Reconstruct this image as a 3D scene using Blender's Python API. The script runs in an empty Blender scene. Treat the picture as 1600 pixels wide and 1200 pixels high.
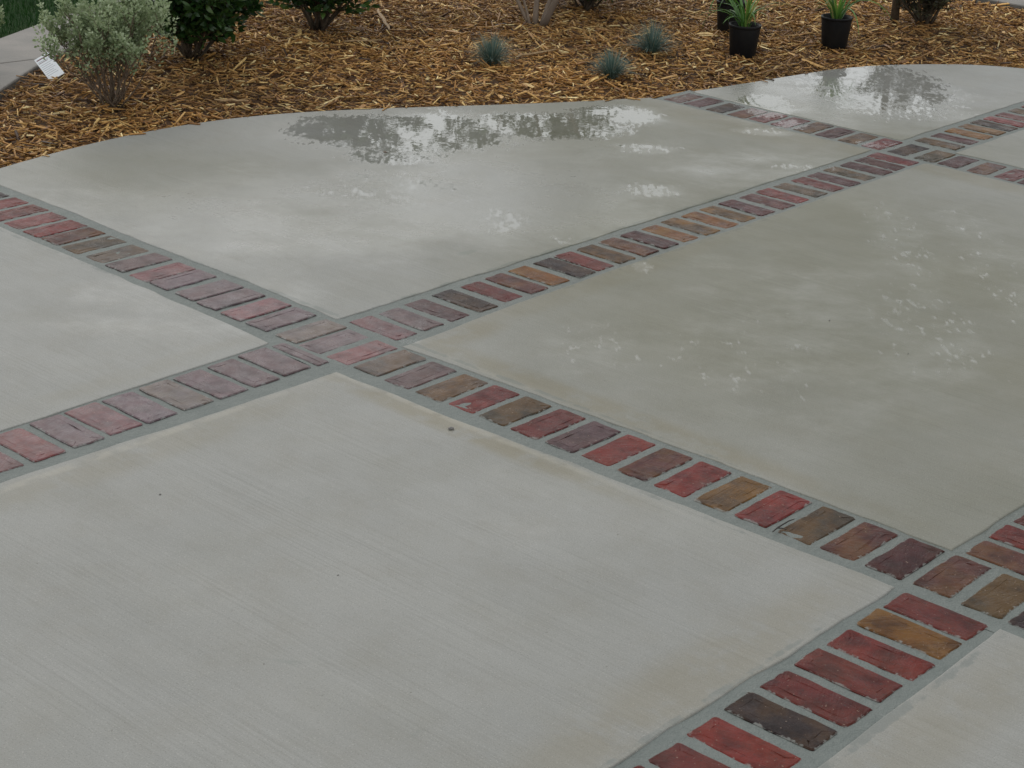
import bpy, math, random
import numpy as np
from mathutils import Matrix, Vector

# ------------------------------------------------------------------ camera
sc = bpy.context.scene
COL = sc.collection
F_PX, PITCH, ROLL, YAW, H = 2860.14, 0.389334, 0.044527, 0.713001, 1.97792
CU, CV = 3.829835, -3.418788            # camera position in patio (u, v) coordinates
cam_d = bpy.data.cameras.new('camera')
cam = bpy.data.objects.new('camera', cam_d)
COL.objects.link(cam)
cam_d.sensor_width = 36.0
cam_d.lens = F_PX / 1600 * 36
cam_d.clip_start = 0.05
cam_d.clip_end = 1000
_f = Vector((0, math.cos(PITCH), -math.sin(PITCH)))
_u0 = Vector((0, math.sin(PITCH), math.cos(PITCH)))
_r0 = Vector((1, 0, 0))
_r = math.cos(ROLL) * _r0 + math.sin(ROLL) * _u0
_u = -math.sin(ROLL) * _r0 + math.cos(ROLL) * _u0
cam.matrix_world = Matrix(((_r.x, _u.x, -_f.x, 0), (_r.y, _u.y, -_f.y, 0), (_r.z, _u.z, -_f.z, H), (0, 0, 0, 1)))
sc.camera = cam

# ------------------------------------------------------------------ sky, sun, exposure
SUN_EL, SUN_AZ = math.radians(48), math.radians(335)
wld = bpy.data.worlds.new('World')
sc.world = wld
wld.use_nodes = True
wn, wl = wld.node_tree.nodes, wld.node_tree.links
bg = wn['Background']
sky = wn.new('ShaderNodeTexSky')
sky.sky_type = 'NISHITA'
sky.sun_disc = False
sky.sun_elevation = SUN_EL
sky.sun_rotation = SUN_AZ
sky.air_density = 1.2
sky.dust_density = 5.0
sky.ozone_density = 1.0
hs = wn.new('ShaderNodeHueSaturation')
hs.inputs['Saturation'].default_value = 0.38
wl.new(sky.outputs[0], hs.inputs['Color'])
cloud = wn.new('ShaderNodeMix')            # an even veil of cloud over the clear sky
cloud.data_type = 'RGBA'
cloud.inputs[0].default_value = 0.72
cloud.inputs[7].default_value = (7.95, 8.25, 8.35, 1)
wl.new(hs.outputs[0], cloud.inputs[6])
wl.new(cloud.outputs[2], bg.inputs['Color'])
bg.inputs['Strength'].default_value = 0.115
sun_d = bpy.data.lights.new('sun', 'SUN')
sun = bpy.data.objects.new('sun', sun_d)
COL.objects.link(sun)
sun_d.energy = 0.5
sun_d.angle = math.radians(60)
sun_d.color = (1.0, 0.96, 0.90)
_sd = Vector((math.sin(SUN_AZ) * math.cos(SUN_EL), math.cos(SUN_AZ) * math.cos(SUN_EL), math.sin(SUN_EL)))
sun.rotation_euler = _sd.to_track_quat('Z', 'Y').to_euler()
sun.location = (0, 0, 20)
vs = sc.view_settings
vs.view_transform = 'Standard'
vs.look = 'None'
vs.gamma = 1
vs.exposure = 0.25
vs.use_curve_mapping = False
try:
    sc.cycles.max_bounces = 6
    sc.cycles.use_denoising = True
except Exception:
    pass

rng = np.random.default_rng(7)
random.seed(7)
cY, sY = math.cos(YAW), math.sin(YAW)


def uv2xy(u, v):
    du, dv = np.asarray(u) - CU, np.asarray(v) - CV
    return cY * du + sY * dv, -sY * du + cY * dv


def xy2uv(x, y):
    x, y = np.asarray(x), np.asarray(y)
    return CU + cY * x - sY * y, CV + sY * x + cY * y


def px2xy(px, py, z=0.0):
    """where the ground was measured from the photograph's (1600 wide) frame"""
    d = _r * ((px - 800) / F_PX) + _u * (-(py - 600) / F_PX) + _f
    t = (z - H) / d.z
    return d.x * t, d.y * t


# ------------------------------------------------------------------ small builders
def link(o, parent=None):
    COL.objects.link(o)
    if parent is not None:
        o.parent = parent
    return o


def tag(o, label=None, cat=None, group=None, kind=None):
    if label: o['label'] = label
    if cat: o['category'] = cat
    if group: o['group'] = group
    if kind: o['kind'] = kind
    return o


def empty(name, loc, rz=0.0):
    o = bpy.data.objects.new(name, None)
    o.empty_display_size = 0.1
    o.location = loc
    o.rotation_euler = (0, 0, rz)
    return link(o)


def mesh_obj(name, verts, faces, mat, parent=None, smooth=False, attrs=None):
    me = bpy.data.meshes.new(name)
    verts = np.asarray(verts, dtype=np.float64)
    if isinstance(faces, np.ndarray):
        n, k = faces.shape
        me.vertices.add(len(verts))
        me.vertices.foreach_set('co', verts.ravel())
        me.loops.add(n * k)
        me.loops.foreach_set('vertex_index', faces.ravel().astype(np.int32))
        me.polygons.add(n)
        me.polygons.foreach_set('loop_start', np.arange(0, n * k, k, dtype=np.int32))
        me.polygons.foreach_set('loop_total', np.full(n, k, dtype=np.int32))
        me.update(calc_edges=True)
    else:
        me.from_pydata([tuple(v) for v in verts], [], [tuple(f) for f in faces])
    for an, arr in (attrs or {}).items():
        arr = np.asarray(arr, dtype=np.float32)
        if arr.ndim == 1:
            a = me.attributes.new(an, 'FLOAT', 'POINT')
            a.data.foreach_set('value', arr)
        else:
            a = me.attributes.new(an, 'FLOAT_COLOR', 'POINT')
            if arr.shape[1] == 3:
                arr = np.concatenate([arr, np.ones((len(arr), 1), np.float32)], 1)
            a.data.foreach_set('color', arr.ravel())
    if smooth:
        me.polygons.foreach_set('use_smooth', np.ones(len(me.polygons), dtype=bool))
    me.materials.append(mat)
    me.update()
    return link(bpy.data.objects.new(name, me), parent)


class MB:
    def __init__(s):
        s.v, s.f, s.t = [], [], []

    def tube(s, pts, rad, sides=6, cap=True, tint=0.5):
        pts = [Vector(p) for p in pts]
        n0 = len(s.v)
        m = len(pts)
        ref = Vector((0.31, 0.17, 0.93)).normalized()
        for i, p in enumerate(pts):
            a = pts[max(i - 1, 0)]
            b = pts[min(i + 1, m - 1)]
            d = (b - a).normalized()
            x = d.cross(ref)
            if x.length < 1e-3:
                x = d.cross(Vector((1, 0, 0)))
            x.normalize()
            y = d.cross(x)
            r = rad[i] if hasattr(rad, '__len__') else rad
            for k in range(sides):
                an = 2 * math.pi * k / sides
                s.v.append(p + x * (r * math.cos(an)) + y * (r * math.sin(an)))
                s.t.append(tint)
        for i in range(m - 1):
            for k in range(sides):
                a = n0 + i * sides + k
                b = n0 + i * sides + (k + 1) % sides
                s.f.append((a, b, b + sides, a + sides))
        if cap:
            s.f.append(tuple(n0 + k for k in range(sides))[::-1])
            s.f.append(tuple(n0 + (m - 1) * sides + k for k in range(sides)))

    def lathe(s, prof, seg=28, closed_bottom=True):
        n0 = len(s.v)
        for r, z in prof:
            for k in range(seg):
                a = 2 * math.pi * k / seg
                s.v.append(Vector((r * math.cos(a), r * math.sin(a), z)))
                s.t.append(0.5)
        for i in range(len(prof) - 1):
            for k in range(seg):
                a = n0 + i * seg + k
                b = n0 + i * seg + (k + 1) % seg
                s.f.append((a, b, b + seg, a + seg))
        if closed_bottom:
            s.f.append(tuple(n0 + k for k in range(seg))[::-1])

    def ribbon(s, pts, widths, side, tint=0.5, fold=0.25):
        """a blade: centre line and two edges lifted into a shallow V"""
        n0 = len(s.v)
        side = Vector(side)
        for p, w in zip(pts, widths):
            p = Vector(p)
            up = Vector((0, 0, 1)) * (w * fold)
            s.v += [p - side * w / 2 + up, p, p + side * w / 2 + up]
            s.t += [tint] * 3
        for i in range(len(pts) - 1):
            a = n0 + i * 3
            s.f += [(a, a + 1, a + 4, a + 3), (a + 1, a + 2, a + 5, a + 4)]

    def build(s, name, mat, parent=None, smooth=True):
        return mesh_obj(name, np.array([tuple(v) for v in s.v]), s.f, mat, parent, smooth, {'tint': s.t})


def leaf_cloud(name, pos, dirs, length, width, mat, parent, seed=0, fold=0.22, tint=None):
    """many small folded leaves, six points each, as one foliage part"""
    r = np.random.default_rng(seed)
    n = len(pos)
    pos = np.asarray(pos, float)
    d = np.asarray(dirs, float)
    d = d / np.linalg.norm(d, axis=1)[:, None]
    q = r.normal(size=(n, 3))
    q[:, 2] += 0.6
    side = np.cross(d, q)
    side /= np.linalg.norm(side, axis=1)[:, None] + 1e-9
    nor = np.cross(side, d)
    L = (length * r.uniform(0.65, 1.25, n))[:, None]
    Wd = (width * r.uniform(0.7, 1.2, n))[:, None]
    up = nor * Wd * fold
    sag = nor * L * r.uniform(-0.18, 0.05, n)[:, None]
    p0 = pos
    l1 = pos + d * L * 0.35 - side * Wd / 2 + up
    r1 = pos + d * L * 0.35 + side * Wd / 2 + up
    l2 = pos + d * L * 0.7 - side * Wd * 0.36 + up + sag * 0.5
    r2 = pos + d * L * 0.7 + side * Wd * 0.36 + up + sag * 0.5
    tp = pos + d * L + sag
    V = np.stack([p0, l1, r1, l2, r2, tp], 1).reshape(-1, 3)
    b = np.arange(n)[:, None] * 6
    F = np.concatenate([b + np.array([[0, 2, 1, 0]])[:, :3], b + np.array([[1, 2, 4]]), b + np.array([[1, 4, 3]]), b + np.array([[3, 4, 5]])], 0)
    t = r.uniform(0, 1, n) if tint is None else tint
    return mesh_obj(name, V, F.astype(np.int32), mat, parent, True, {'tint': np.repeat(t, 6)})


# ------------------------------------------------------------------ materials
def new_mat(name):
    m = bpy.data.materials.new(name)
    m.use_nodes = True
    nt = m.node_tree
    return m, nt.nodes, nt.links, nt.nodes['Principled BSDF']


class N:
    """short-hand for wiring nodes"""
    def __init__(s, nodes, links):
        s.n, s.l = nodes, links

    def put(s, sock, val):
        if hasattr(val, 'links') or hasattr(val, 'is_linked'):
            s.l.new(val, sock)
        else:
            sock.default_value = val

    def math(s, op, a, b=0.0, c=None, clamp=False):
        x = s.n.new('ShaderNodeMath')
        x.operation = op
        x.use_clamp = clamp
        s.put(x.inputs[0], a)
        s.put(x.inputs[1], b)
        if c is not None: s.put(x.inputs[2], c)
        return x.outputs[0]

    def noise(s, vec, scale, detail=3.0, rough=0.55, dist=0.0, out='Fac'):
        x = s.n.new('ShaderNodeTexNoise')
        s.put(x.inputs['Vector'], vec)
        x.inputs['Scale'].default_value = scale
        x.inputs['Detail'].default_value = detail
        x.inputs['Roughness'].default_value = rough
        x.inputs['Distortion'].default_value = dist
        return x.outputs[out]

    def mix(s, f, a, b, mode='MIX'):
        x = s.n.new('ShaderNodeMix')
        x.data_type = 'RGBA'
        x.blend_type = mode
        s.put(x.inputs[0], f)
        s.put(x.inputs[6], a)
        s.put(x.inputs[7], b)
        return x.outputs[2]

    def rng(s, v, a, b, c=0.0, d=1.0, smooth=True):
        x = s.n.new('ShaderNodeMapRange')
        x.interpolation_type = 'SMOOTHSTEP' if smooth else 'LINEAR'
        s.put(x.inputs[0], v)
        for i, q in enumerate((a, b, c, d)): s.put(x.inputs[1 + i], q)
        return x.outputs[0]

    def mapping(s, vec, scale=(1, 1, 1), rot=(0, 0, 0), loc=(0, 0, 0)):
        x = s.n.new('ShaderNodeMapping')
        s.put(x.inputs[0], vec)
        x.inputs[1].default_value = loc
        x.inputs[2].default_value = rot
        x.inputs[3].default_value = scale
        return x.outputs[0]

    def bump(s, h, strength, dist, normal=None):
        x = s.n.new('ShaderNodeBump')
        s.put(x.inputs['Strength'], strength)
        x.inputs['Distance'].default_value = dist
        s.put(x.inputs['Height'], h)
        if normal is not None: s.put(x.inputs['Normal'], normal)
        return x.outputs[0]

    def blob(s, vec, cx, cy, rx, ry, amp=1.0):
        a = s.mapping(vec, loc=(-cx / rx, -cy / ry, 0), scale=(1 / rx, 1 / ry, 0))
        x = s.n.new('ShaderNodeVectorMath')
        x.operation = 'LENGTH'
        s.l.new(a, x.inputs[0])
        return s.rng(x.outputs['Value'], 1.35, 0.35, 0.0, amp)


def px_ellipse(px, py, hx, hy):
    cx, cy = px2xy(px, py)
    x1, _ = px2xy(px + hx, py)
    _, y1 = px2xy(px, py - hy)
    _, y2 = px2xy(px, py + hy)
    return float(cx), float(cy), float(abs(x1 - cx)), float(abs(y1 - y2) / 2)


# standing water and damp: where rain lies on the slab, in metres on the ground
POOLS = [(560, 205, 140, 34, 1.05), (690, 205, 150, 40, 1.05), (850, 196, 170, 26, 1.1), (960, 180, 95, 22, .95), (620, 240, 120, 24, .85),
         (1195, 164, 55, 22, 1.1), (1370, 135, 150, 58, .90), (1235, 194, 36, 10, .9), (785, 343, 60, 30, .70),
         (1015, 297, 70, 16, .66), (1000, 233, 90, 12, .60), (620, 295, 190, 44, .58),
         (1003, 417, 22, 12, .62), (1410, 375, 70, 90, .46), (1440, 510, 130, 120, .46), (930, 540, 110, 60, .43), (1200, 560, 240, 120, .36), (1560, 420, 80, 160, .42),
         (1190, 206, 60, 8, .62), (900, 378, 60, 10, .6), (640, 532, 22, 6, .7), (1375, 225, 60, 7, .74), (1260, 262, 90, 8, .62)]
# thinner films that only give a soft sheen
FILMS = [(450, 335, 320, 90, .66), (760, 310, 330, 80, .80), (740, 225, 300, 50, .55), (1300, 150, 260, 60, .7), (1180, 260, 200, 40, .45), (150, 330, 200, 60, .4),
         (1300, 520, 320, 160, .40), (300, 480, 260, 70, .45), (800, 790, 170, 120, .22)]
gt = bpy.data.node_groups.new('wet_field', 'ShaderNodeTree')
gt.interface.new_socket('Wet', in_out='OUTPUT', socket_type='NodeSocketFloat')
gt.interface.new_socket('Damp', in_out='OUTPUT', socket_type='NodeSocketFloat')
gt.interface.new_socket('UV', in_out='OUTPUT', socket_type='NodeSocketVector')
gt.interface.new_socket('Film', in_out='OUTPUT', socket_type='NodeSocketFloat')
g = N(gt.nodes, gt.links)
gpos = gt.nodes.new('ShaderNodeNewGeometry').outputs['Position']
field = None
for (px, py, hx, hy, amp) in POOLS:
    b = g.blob(gpos, *px_ellipse(px, py, hx, hy), amp)
    field = b if field is None else g.math('MAXIMUM', field, b)
guv = g.mapping(gpos, rot=(0, 0, YAW), loc=(CU, CV, 0))
n1 = g.noise(g.mapping(gpos, scale=(1, 1.0, 1)), 7.0, 4.0, 0.6)
n2 = g.noise(g.mapping(gpos, scale=(1.3, .42, 1)), 34.0, 3.0, 0.6)
nn = g.math('ADD', g.math('MULTIPLY', g.math('SUBTRACT', n1, 0.5), 1.0), g.math('MULTIPLY', g.math('SUBTRACT', n2, 0.5), 1.6))
wet = g.rng(g.math('ADD', field, nn), 0.54, 0.84)
damp = None
for (px, py, hx, hy, amp) in [(1250, 430, 560, 250, 1.0), (1150, 215, 560, 90, .75), (640, 320, 330, 90, .4), (1500, 760, 330, 160, .7), (250, 270, 260, 60, .5)]:
    b = g.blob(gpos, *px_ellipse(px, py, hx, hy), amp)
    damp = b if damp is None else g.math('MAXIMUM', damp, b)
damp = g.math('ADD', damp, g.math('MULTIPLY', g.math('SUBTRACT', g.noise(gpos, 2.2, 5.0, 0.6), 0.5), 0.7), clamp=True)
go = gt.nodes.new('NodeGroupOutput')
gt.links.new(wet, go.inputs[0])
gt.links.new(damp, go.inputs[1])
gt.links.new(guv, go.inputs[2])
ff = None
for (px, py, hx, hy, amp) in FILMS:
    b = g.blob(gpos, *px_ellipse(px, py, hx, hy), amp)
    ff = b if ff is None else g.math('MAXIMUM', ff, b)
fn = g.noise(g.mapping(gpos, scale=(1, 1.3, 1)), 3.4, 7, .68)
film = g.rng(g.math('ADD', g.math('MAXIMUM', g.math('MULTIPLY', field, .8), ff), g.math('MULTIPLY', g.math('SUBTRACT', fn, .5), 1.3)), .15, .95)
gt.links.new(film, go.inputs[3])


def wet_nodes(nodes):
    x = nodes.new('ShaderNodeGroup')
    x.node_tree = gt
    return x.outputs['Wet'], x.outputs['Damp'], x.outputs['UV'], x.outputs['Film']


def concrete_mat():
    m, nd, lk, bs = new_mat('broomed_concrete')
    s = N(nd, lk)
    w, d, uv, film = wet_nodes(nd)
    pos = nd.new('ShaderNodeNewGeometry').outputs['Position']
    c = s.mix(s.rng(s.noise(uv, 1.1, 6, 0.62), .3, .7), (0.206, 0.207, 0.194, 1), (0.235, 0.234, 0.218, 1))
    c = s.mix(s.rng(s.noise(uv, 6.0, 6, 0.7), .40, .75, 0, .35), c, (0.180, 0.170, 0.140, 1))
    # fine broom lines run along u, in passes of uneven pressure
    warp = s.mapping(uv, scale=(2.2, 150, 1))
    streak = s.noise(warp, 1.0, 5, 0.62)
    passes = s.rng(s.noise(s.mapping(uv, scale=(.5, 5, 1)), 1.0, 3, .5), .35, .65, .35, 1.0)
    c = s.mix(s.math('MULTIPLY', s.rng(streak, .42, .64), s.math('MULTIPLY', passes, .26)), c, (0.285, 0.285, 0.268, 1))
    c = s.mix(s.math('MULTIPLY', s.rng(streak, .48, .32), s.math('MULTIPLY', passes, .20)), c, (0.120, 0.118, 0.105, 1))
    # sand grains, pores and rust-brown flecks
    c = s.mix(s.rng(s.noise(uv, 330.0, 2, 0.6), .57, .71, 0, .62), c, (0.085, 0.082, 0.072, 1))
    c = s.mix(s.rng(s.noise(uv, 270.0, 2, 0.5), .60, .71, 0, .55), c, (0.36, 0.35, 0.32, 1))
    c = s.mix(s.rng(s.noise(uv, 60.0, 3, 0.5), .72, .78, 0, .6), c, (0.070, 0.062, 0.050, 1))
    bl = s.noise(s.mapping(uv, scale=(.45, 1.9, 1)), 3.2, 9, .75, .3)
    c = s.mix(s.rng(bl, .50, .76, 0, .15), c, (0.265, 0.262, 0.245, 1))
    stain = None
    for (u0, v0, ru, rv, amp) in [(0.8, -0.115, .62, .05, .9), (0.95, 0.29, .9, .06, .8), (0.31, 0.42, .07, .2, .8), (0.28, 1.1, .07, .9, .5), (1.9, 1.6, .4, .5, .3),
                                  (-0.10, -0.5, .05, .5, .25), (0.34, -0.8, .08, .7, .45), (2.0, -0.7, .10, .7, .6), (2.45, -0.5, .10, .6, .45), (0.5, 3.26, 1.4, .08, .5), (-.7, 3.2, .6, .15, .5)]:
        b = s.blob(uv, u0, v0, ru, rv, amp)
        stain = b if stain is None else s.math('MAXIMUM', stain, b)
    stain = s.math('MULTIPLY', stain, s.rng(s.noise(uv, 9.0, 5, .65), .26, .55))
    c = s.mix(s.math('MULTIPLY', stain, .55), c, (0.170, 0.142, 0.080, 1))
    ridge = None
    for (u0, v0, ru, rv, amp) in [(0.75, -0.083, .8, .015, .8), (0.288, -0.9, .017, .9, .8), (0.5, 0.240, .3, .012, .6)]:
        b = s.blob(uv, u0, v0, ru, rv, amp)
        ridge = b if ridge is None else s.math('MAXIMUM', ridge, b)
    ridge = s.math('MULTIPLY', ridge, s.rng(s.noise(uv, 16.0, 4, .65), .34, .56))
    c = s.mix(s.math('MULTIPLY', ridge, .42), c, (0.34, 0.32, 0.27, 1))
    # mortar slopped over the slab edges
    slop = None
    for (u0, v0, ru, rv, amp) in [(0, .243, 2.2, .016, 1), (-.045, 1.6, .016, 1.9, 1), (.245, 1.7, .014, 1.6, .8), (1.1, -.062, 1.0, .016, .8), (2.065, -.7, .014, .8, .9), (2.365, -.6, .022, .8, 1), (-.4, 3.32, 1.0, .014, .9), (-1.2, -.04, 1.0, .014, .8)]:
        b = s.blob(uv, u0, v0, ru, rv, amp)
        slop = b if slop is None else s.math('MAXIMUM', slop, b)
    slop = s.rng(s.math('ADD', slop, s.math('MULTIPLY', s.math('SUBTRACT', s.noise(uv, 13.0, 5, .7), .5), 2.0)), .75, 1.05, 0, .6)
    c = s.mix(slop, c, (0.135, 0.148, 0.138, 1))
    # a few small grey-green slurry spots
    sp = s.rng(s.noise(uv, 3.1, 3, .5, 1.0), .71, .76, 0, .4)
    c = s.mix(sp, c, (0.135, 0.155, 0.138, 1))
    # rain soaks in and darkens the slab
    c = s.mix(s.math('MULTIPLY', d, .95), c, s.mix(1.0, c, (0.635, 0.625, 0.50, 1), 'MULTIPLY'))
    c = s.mix(s.math('MULTIPLY', w, .08), c, s.mix(1.0, c, (0.80, 0.78, 0.74, 1), 'MULTIPLY'))
    lk.new(c, bs.inputs['Base Color'])
    # gloss: damp slab, a thin film round the pools, then open water
    ro = s.rng(s.noise(s.mapping(uv, scale=(1, 1.6, 1)), 3.0, 6, .7), .36, .66, .46, .54)
    ro = s.math('ADD', s.math('MULTIPLY', ro, s.math('SUBTRACT', 1.0, film)), s.math('MULTIPLY', film, .19))
    ro = s.math('ADD', s.math('MULTIPLY', ro, s.math('SUBTRACT', 1.0, w)), s.math('MULTIPLY', w, .03))
    lk.new(ro, bs.inputs['Roughness'])
    lk.new(s.math('ADD', s.math('ADD', .20, s.math('MULTIPLY', film, .26)), s.math('MULTIPLY', w, .44)), bs.inputs['Specular IOR Level'])
    bs.inputs['IOR'].default_value = 1.5
    hgt = s.math('ADD', s.math('MULTIPLY', streak, .8), s.math('MULTIPLY', s.noise(uv, 210, 3, .6), .7))
    b1 = s.bump(hgt, s.math('MULTIPLY', s.math('SUBTRACT', 1.0, s.math('MAXIMUM', w, s.math('MULTIPLY', film, .6))), .42), .004)
    b1 = s.bump(w, .06, .003, b1)
    rip = s.noise(s.mapping(pos, scale=(1, .7, 1)), 22.0, 2, .5)
    b2 = s.bump(rip, .10, .004, b1)
    lk.new(b2, bs.inputs['Normal'])
    return m


def mortar_mat():
    m, nd, lk, bs = new_mat('grey_mortar')
    s = N(nd, lk)
    w, d, uv, film = wet_nodes(nd)
    c = s.mix(s.noise(uv, 9.0, 5, .6), (0.100, 0.116, 0.109, 1), (0.158, 0.172, 0.160, 1))
    c = s.mix(s.rng(s.noise(uv, 55.0, 4, .6), .55, .72, 0, .4), c, (0.18, 0.19, 0.178, 1))
    c = s.mix(s.rng(s.noise(uv, 150.0, 3, .6), .58, .72, 0, .4), c, (0.075, 0.085, 0.075, 1))
    c = s.mix(s.math('MULTIPLY', d, .5), c, s.mix(1.0, c, (0.68, 0.66, 0.6, 1), 'MULTIPLY'))
    lk.new(c, bs.inputs['Base Color'])
    lk.new(s.math('SUBTRACT', s.math('SUBTRACT', .58, s.math('MULTIPLY', d, .15)), s.math('MULTIPLY', w, .36)), bs.inputs['Roughness'])
    bs.inputs['Specular IOR Level'].default_value = .3
    bs.inputs['IOR'].default_value = 1.42
    h = s.math('ADD', s.noise(uv, 45, 4, .6), s.math('MULTIPLY', s.noise(uv, 220, 2, .5), .4))
    h = s.math('ADD', h, s.math('MULTIPLY', s.noise(uv, 14, 3, .6), .8))
    lk.new(s.bump(h, .7, .008), bs.inputs['Normal'])
    return m


def brick_mat():
    m, nd, lk, bs = new_mat('clay_brick')
    s = N(nd, lk)
    w, d, uv, film = wet_nodes(nd)
    oi = nd.new('ShaderNodeObjectInfo')
    tc = nd.new('ShaderNodeTexCoord')
    loc = nd.new('ShaderNodeVectorMath')
    loc.operation = 'ADD'
    lk.new(tc.outputs['Object'], loc.inputs[0])
    sc3 = nd.new('ShaderNodeVectorMath')
    sc3.operation = 'SCALE'
    sc3.inputs[0].default_value = (37.0, 91.0, 53.0)
    lk.new(oi.outputs['Random'], sc3.inputs['Scale'])
    lk.new(sc3.outputs[0], loc.inputs[1])
    p = loc.outputs[0]
    base = oi.outputs['Color']
    dark = s.mix(1.0, base, (0.42, 0.40, 0.42, 1), 'MULTIPLY')
    c = s.mix(s.rng(s.noise(p, 14.0, 5, .65), .35, .7), base, dark)
    # ochre flashing, strength carried by the brick's own alpha
    fl = s.math('MULTIPLY', s.rng(s.noise(p, 8.0, 4, .6), .40, .62), oi.outputs['Alpha'])
    c = s.mix(fl, c, (0.130, 0.062, 0.013, 1))
    c = s.mix(s.rng(s.noise(p, 160.0, 2, .5), .62, .72, 0, .6), c, (0.03, 0.022, 0.02, 1))
    c = s.mix(s.rng(s.noise(p, 130.0, 2, .5), .69, .75, 0, .5), c, (0.33, 0.25, 0.19, 1))
    # mortar haze left round the rim
    at = nd.new('ShaderNodeAttribute')
    at.attribute_name = 'rim'
    rim = s.rng(s.math('ADD', at.outputs['Fac'], s.math('MULTIPLY', s.math('SUBTRACT', s.noise(p, 42.0, 4, .65), .5), 1.5)), .90, 1.12, 0, .7)
    c = s.mix(rim, c, (0.21, 0.215, 0.20, 1))
    sheen_mask = s.math('MAXIMUM', s.blob(uv, -.25, .08, .75, .5, 1.0), s.blob(uv, .1, -.6, .3, .9, .9))   # lavender sky sheen painted into the courses round the left crossing
    sky_sheen = s.math('MULTIPLY', s.rng(s.noise(p, 20.0, 5, .7), .35, .75, .35, 1.0), s.math('ADD', .06, s.math('MULTIPLY', sheen_mask, .42)))
    c = s.mix(sky_sheen, c, (0.170, 0.142, 0.156, 1))
    lk.new(c, bs.inputs['Base Color'])
    ro = s.rng(s.noise(p, 24.0, 3, .6), .3, .7, .26, .46)
    lk.new(s.math('SUBTRACT', ro, s.math('MULTIPLY', w, .22)), bs.inputs['Roughness'])
    bs.inputs['IOR'].default_value = 1.45
    lk.new(s.math('ADD', s.math('ADD', .09, s.math('MULTIPLY', sheen_mask, .16)), s.math('MULTIPLY', w, .4)), bs.inputs['Specular IOR Level'])
    wr = nd.new('ShaderNodeVectorRotate')
    wr.rotation_type = 'Z_AXIS'
    lk.new(p, wr.inputs['Vector'])
    lk.new(s.math('MULTIPLY', oi.outputs['Random'], 3.0), wr.inputs['Angle'])
    dr = s.noise(s.mapping(wr.outputs[0], scale=(12, 75, 12)), 1.0, 4, .65)
    h = s.math('ADD', s.math('MULTIPLY', dr, .9), s.math('MULTIPLY', s.noise(p, 120, 3, .6), .5))
    lk.new(s.bump(h, .34, .006), bs.inputs['Normal'])
    return m


def plain(name, col, rough=.6, bump=0, bscale=40, var=None, vscale=6, ior=1.45, stretch=(1, 1, 1), spec=.5):
    m, nd, lk, bs = new_mat(name)
    s = N(nd, lk)
    tc = nd.new('ShaderNodeTexCoord').outputs['Object']
    v = s.mapping(tc, scale=stretch)
    if var is not None:
        lk.new(s.mix(s.rng(s.noise(v, vscale, 4, .6), .3, .7), (*col, 1), (*var, 1)), bs.inputs['Base Color'])
    else:
        bs.inputs['Base Color'].default_value = (*col, 1)
    bs.inputs['Roughness'].default_value = rough
    bs.inputs['IOR'].default_value = ior
    bs.inputs['Specular IOR Level'].default_value = spec
    if bump:
        lk.new(s.bump(s.noise(v, bscale, 4, .6), bump, .01), bs.inputs['Normal'])
    return m


def leaf_mat(name, stops, rough=.45, trans=.25, spec=.5):
    """leaf colours picked by each leaf's own random tint"""
    m, nd, lk, bs = new_mat(name)
    at = nd.new('ShaderNodeAttribute')
    at.attribute_name = 'tint'
    cr = nd.new('ShaderNodeValToRGB')
    el = cr.color_ramp.elements
    el[0].position, el[0].color = stops[0][0], (*stops[0][1], 1)
    el[1].position, el[1].color = stops[-1][0], (*stops[-1][1], 1)
    for p, c in stops[1:-1]:
        e = el.new(p)
        e.color = (*c, 1)
    lk.new(at.outputs['Fac'], cr.inputs[0])
    lk.new(cr.outputs[0], bs.inputs['Base Color'])
    bs.inputs['Roughness'].default_value = rough
    bs.inputs['Specular IOR Level'].default_value = spec
    if trans:
        tr = nd.new('ShaderNodeBsdfTranslucent')
        lk.new(cr.outputs[0], tr.inputs[0])
        mx = nd.new('ShaderNodeMixShader')
        mx.inputs[0].default_value = trans
        lk.new(bs.outputs[0], mx.inputs[1])
        lk.new(tr.outputs[0], mx.inputs[2])
        lk.new(mx.outputs[0], nd['Material Output'].inputs[0])
    return m


M = {}
M['concrete'] = concrete_mat()
M['mortar'] = mortar_mat()
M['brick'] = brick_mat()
M['walk'] = plain('old_walk_concrete', (0.185, 0.168, 0.150), .6, .25, 90, (0.135, 0.126, 0.114), 5, spec=.35)
M['soil'] = plain('dark_soil', (0.05, 0.026, 0.012), .9, .8, 60, (0.10, 0.05, 0.02), 22)
M['ground'] = plain('turf_ground', (0.012, 0.03, 0.008), .9, .5, 30, (0.02, 0.04, 0.01), 3, spec=.1)
M['plastic'] = plain('black_nursery_plastic', (0.005, 0.005, 0.006), .5, .1, 60, (0.011, 0.010, 0.009), 9, spec=.22)
M['bark'] = plain('tan_smooth_bark', (0.26, 0.20, 0.15), .7, .5, 30, (0.13, 0.095, 0.07), 14, stretch=(1, 1, .25))
M['stem'] = plain('brown_stem_bark', (0.085, 0.055, 0.035), .75, .5, 60, (0.15, 0.11, 0.075), 40)
M['darkstem'] = plain('dark_stem_bark', (0.05, 0.035, 0.022), .75, .5, 60, (0.09, 0.065, 0.04), 40)
M['treebark'] = plain('grey_tree_bark', (0.10, 0.085, 0.07), .85, .9, 12, (0.05, 0.04, 0.033), 6, stretch=(1, 1, .3))
M['stone'] = plain('dark_pebble', (0.09, 0.085, 0.08), .5, .4, 50, (0.16, 0.15, 0.14), 30)
M['twig'] = plain('black_twig', (0.018, 0.013, 0.010), .6, .4, 60)
M['deadleaf'] = plain('brown_dead_leaf', (0.10, 0.06, 0.03), .6, .4, 60, (0.05, 0.03, 0.018), 40)
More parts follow.
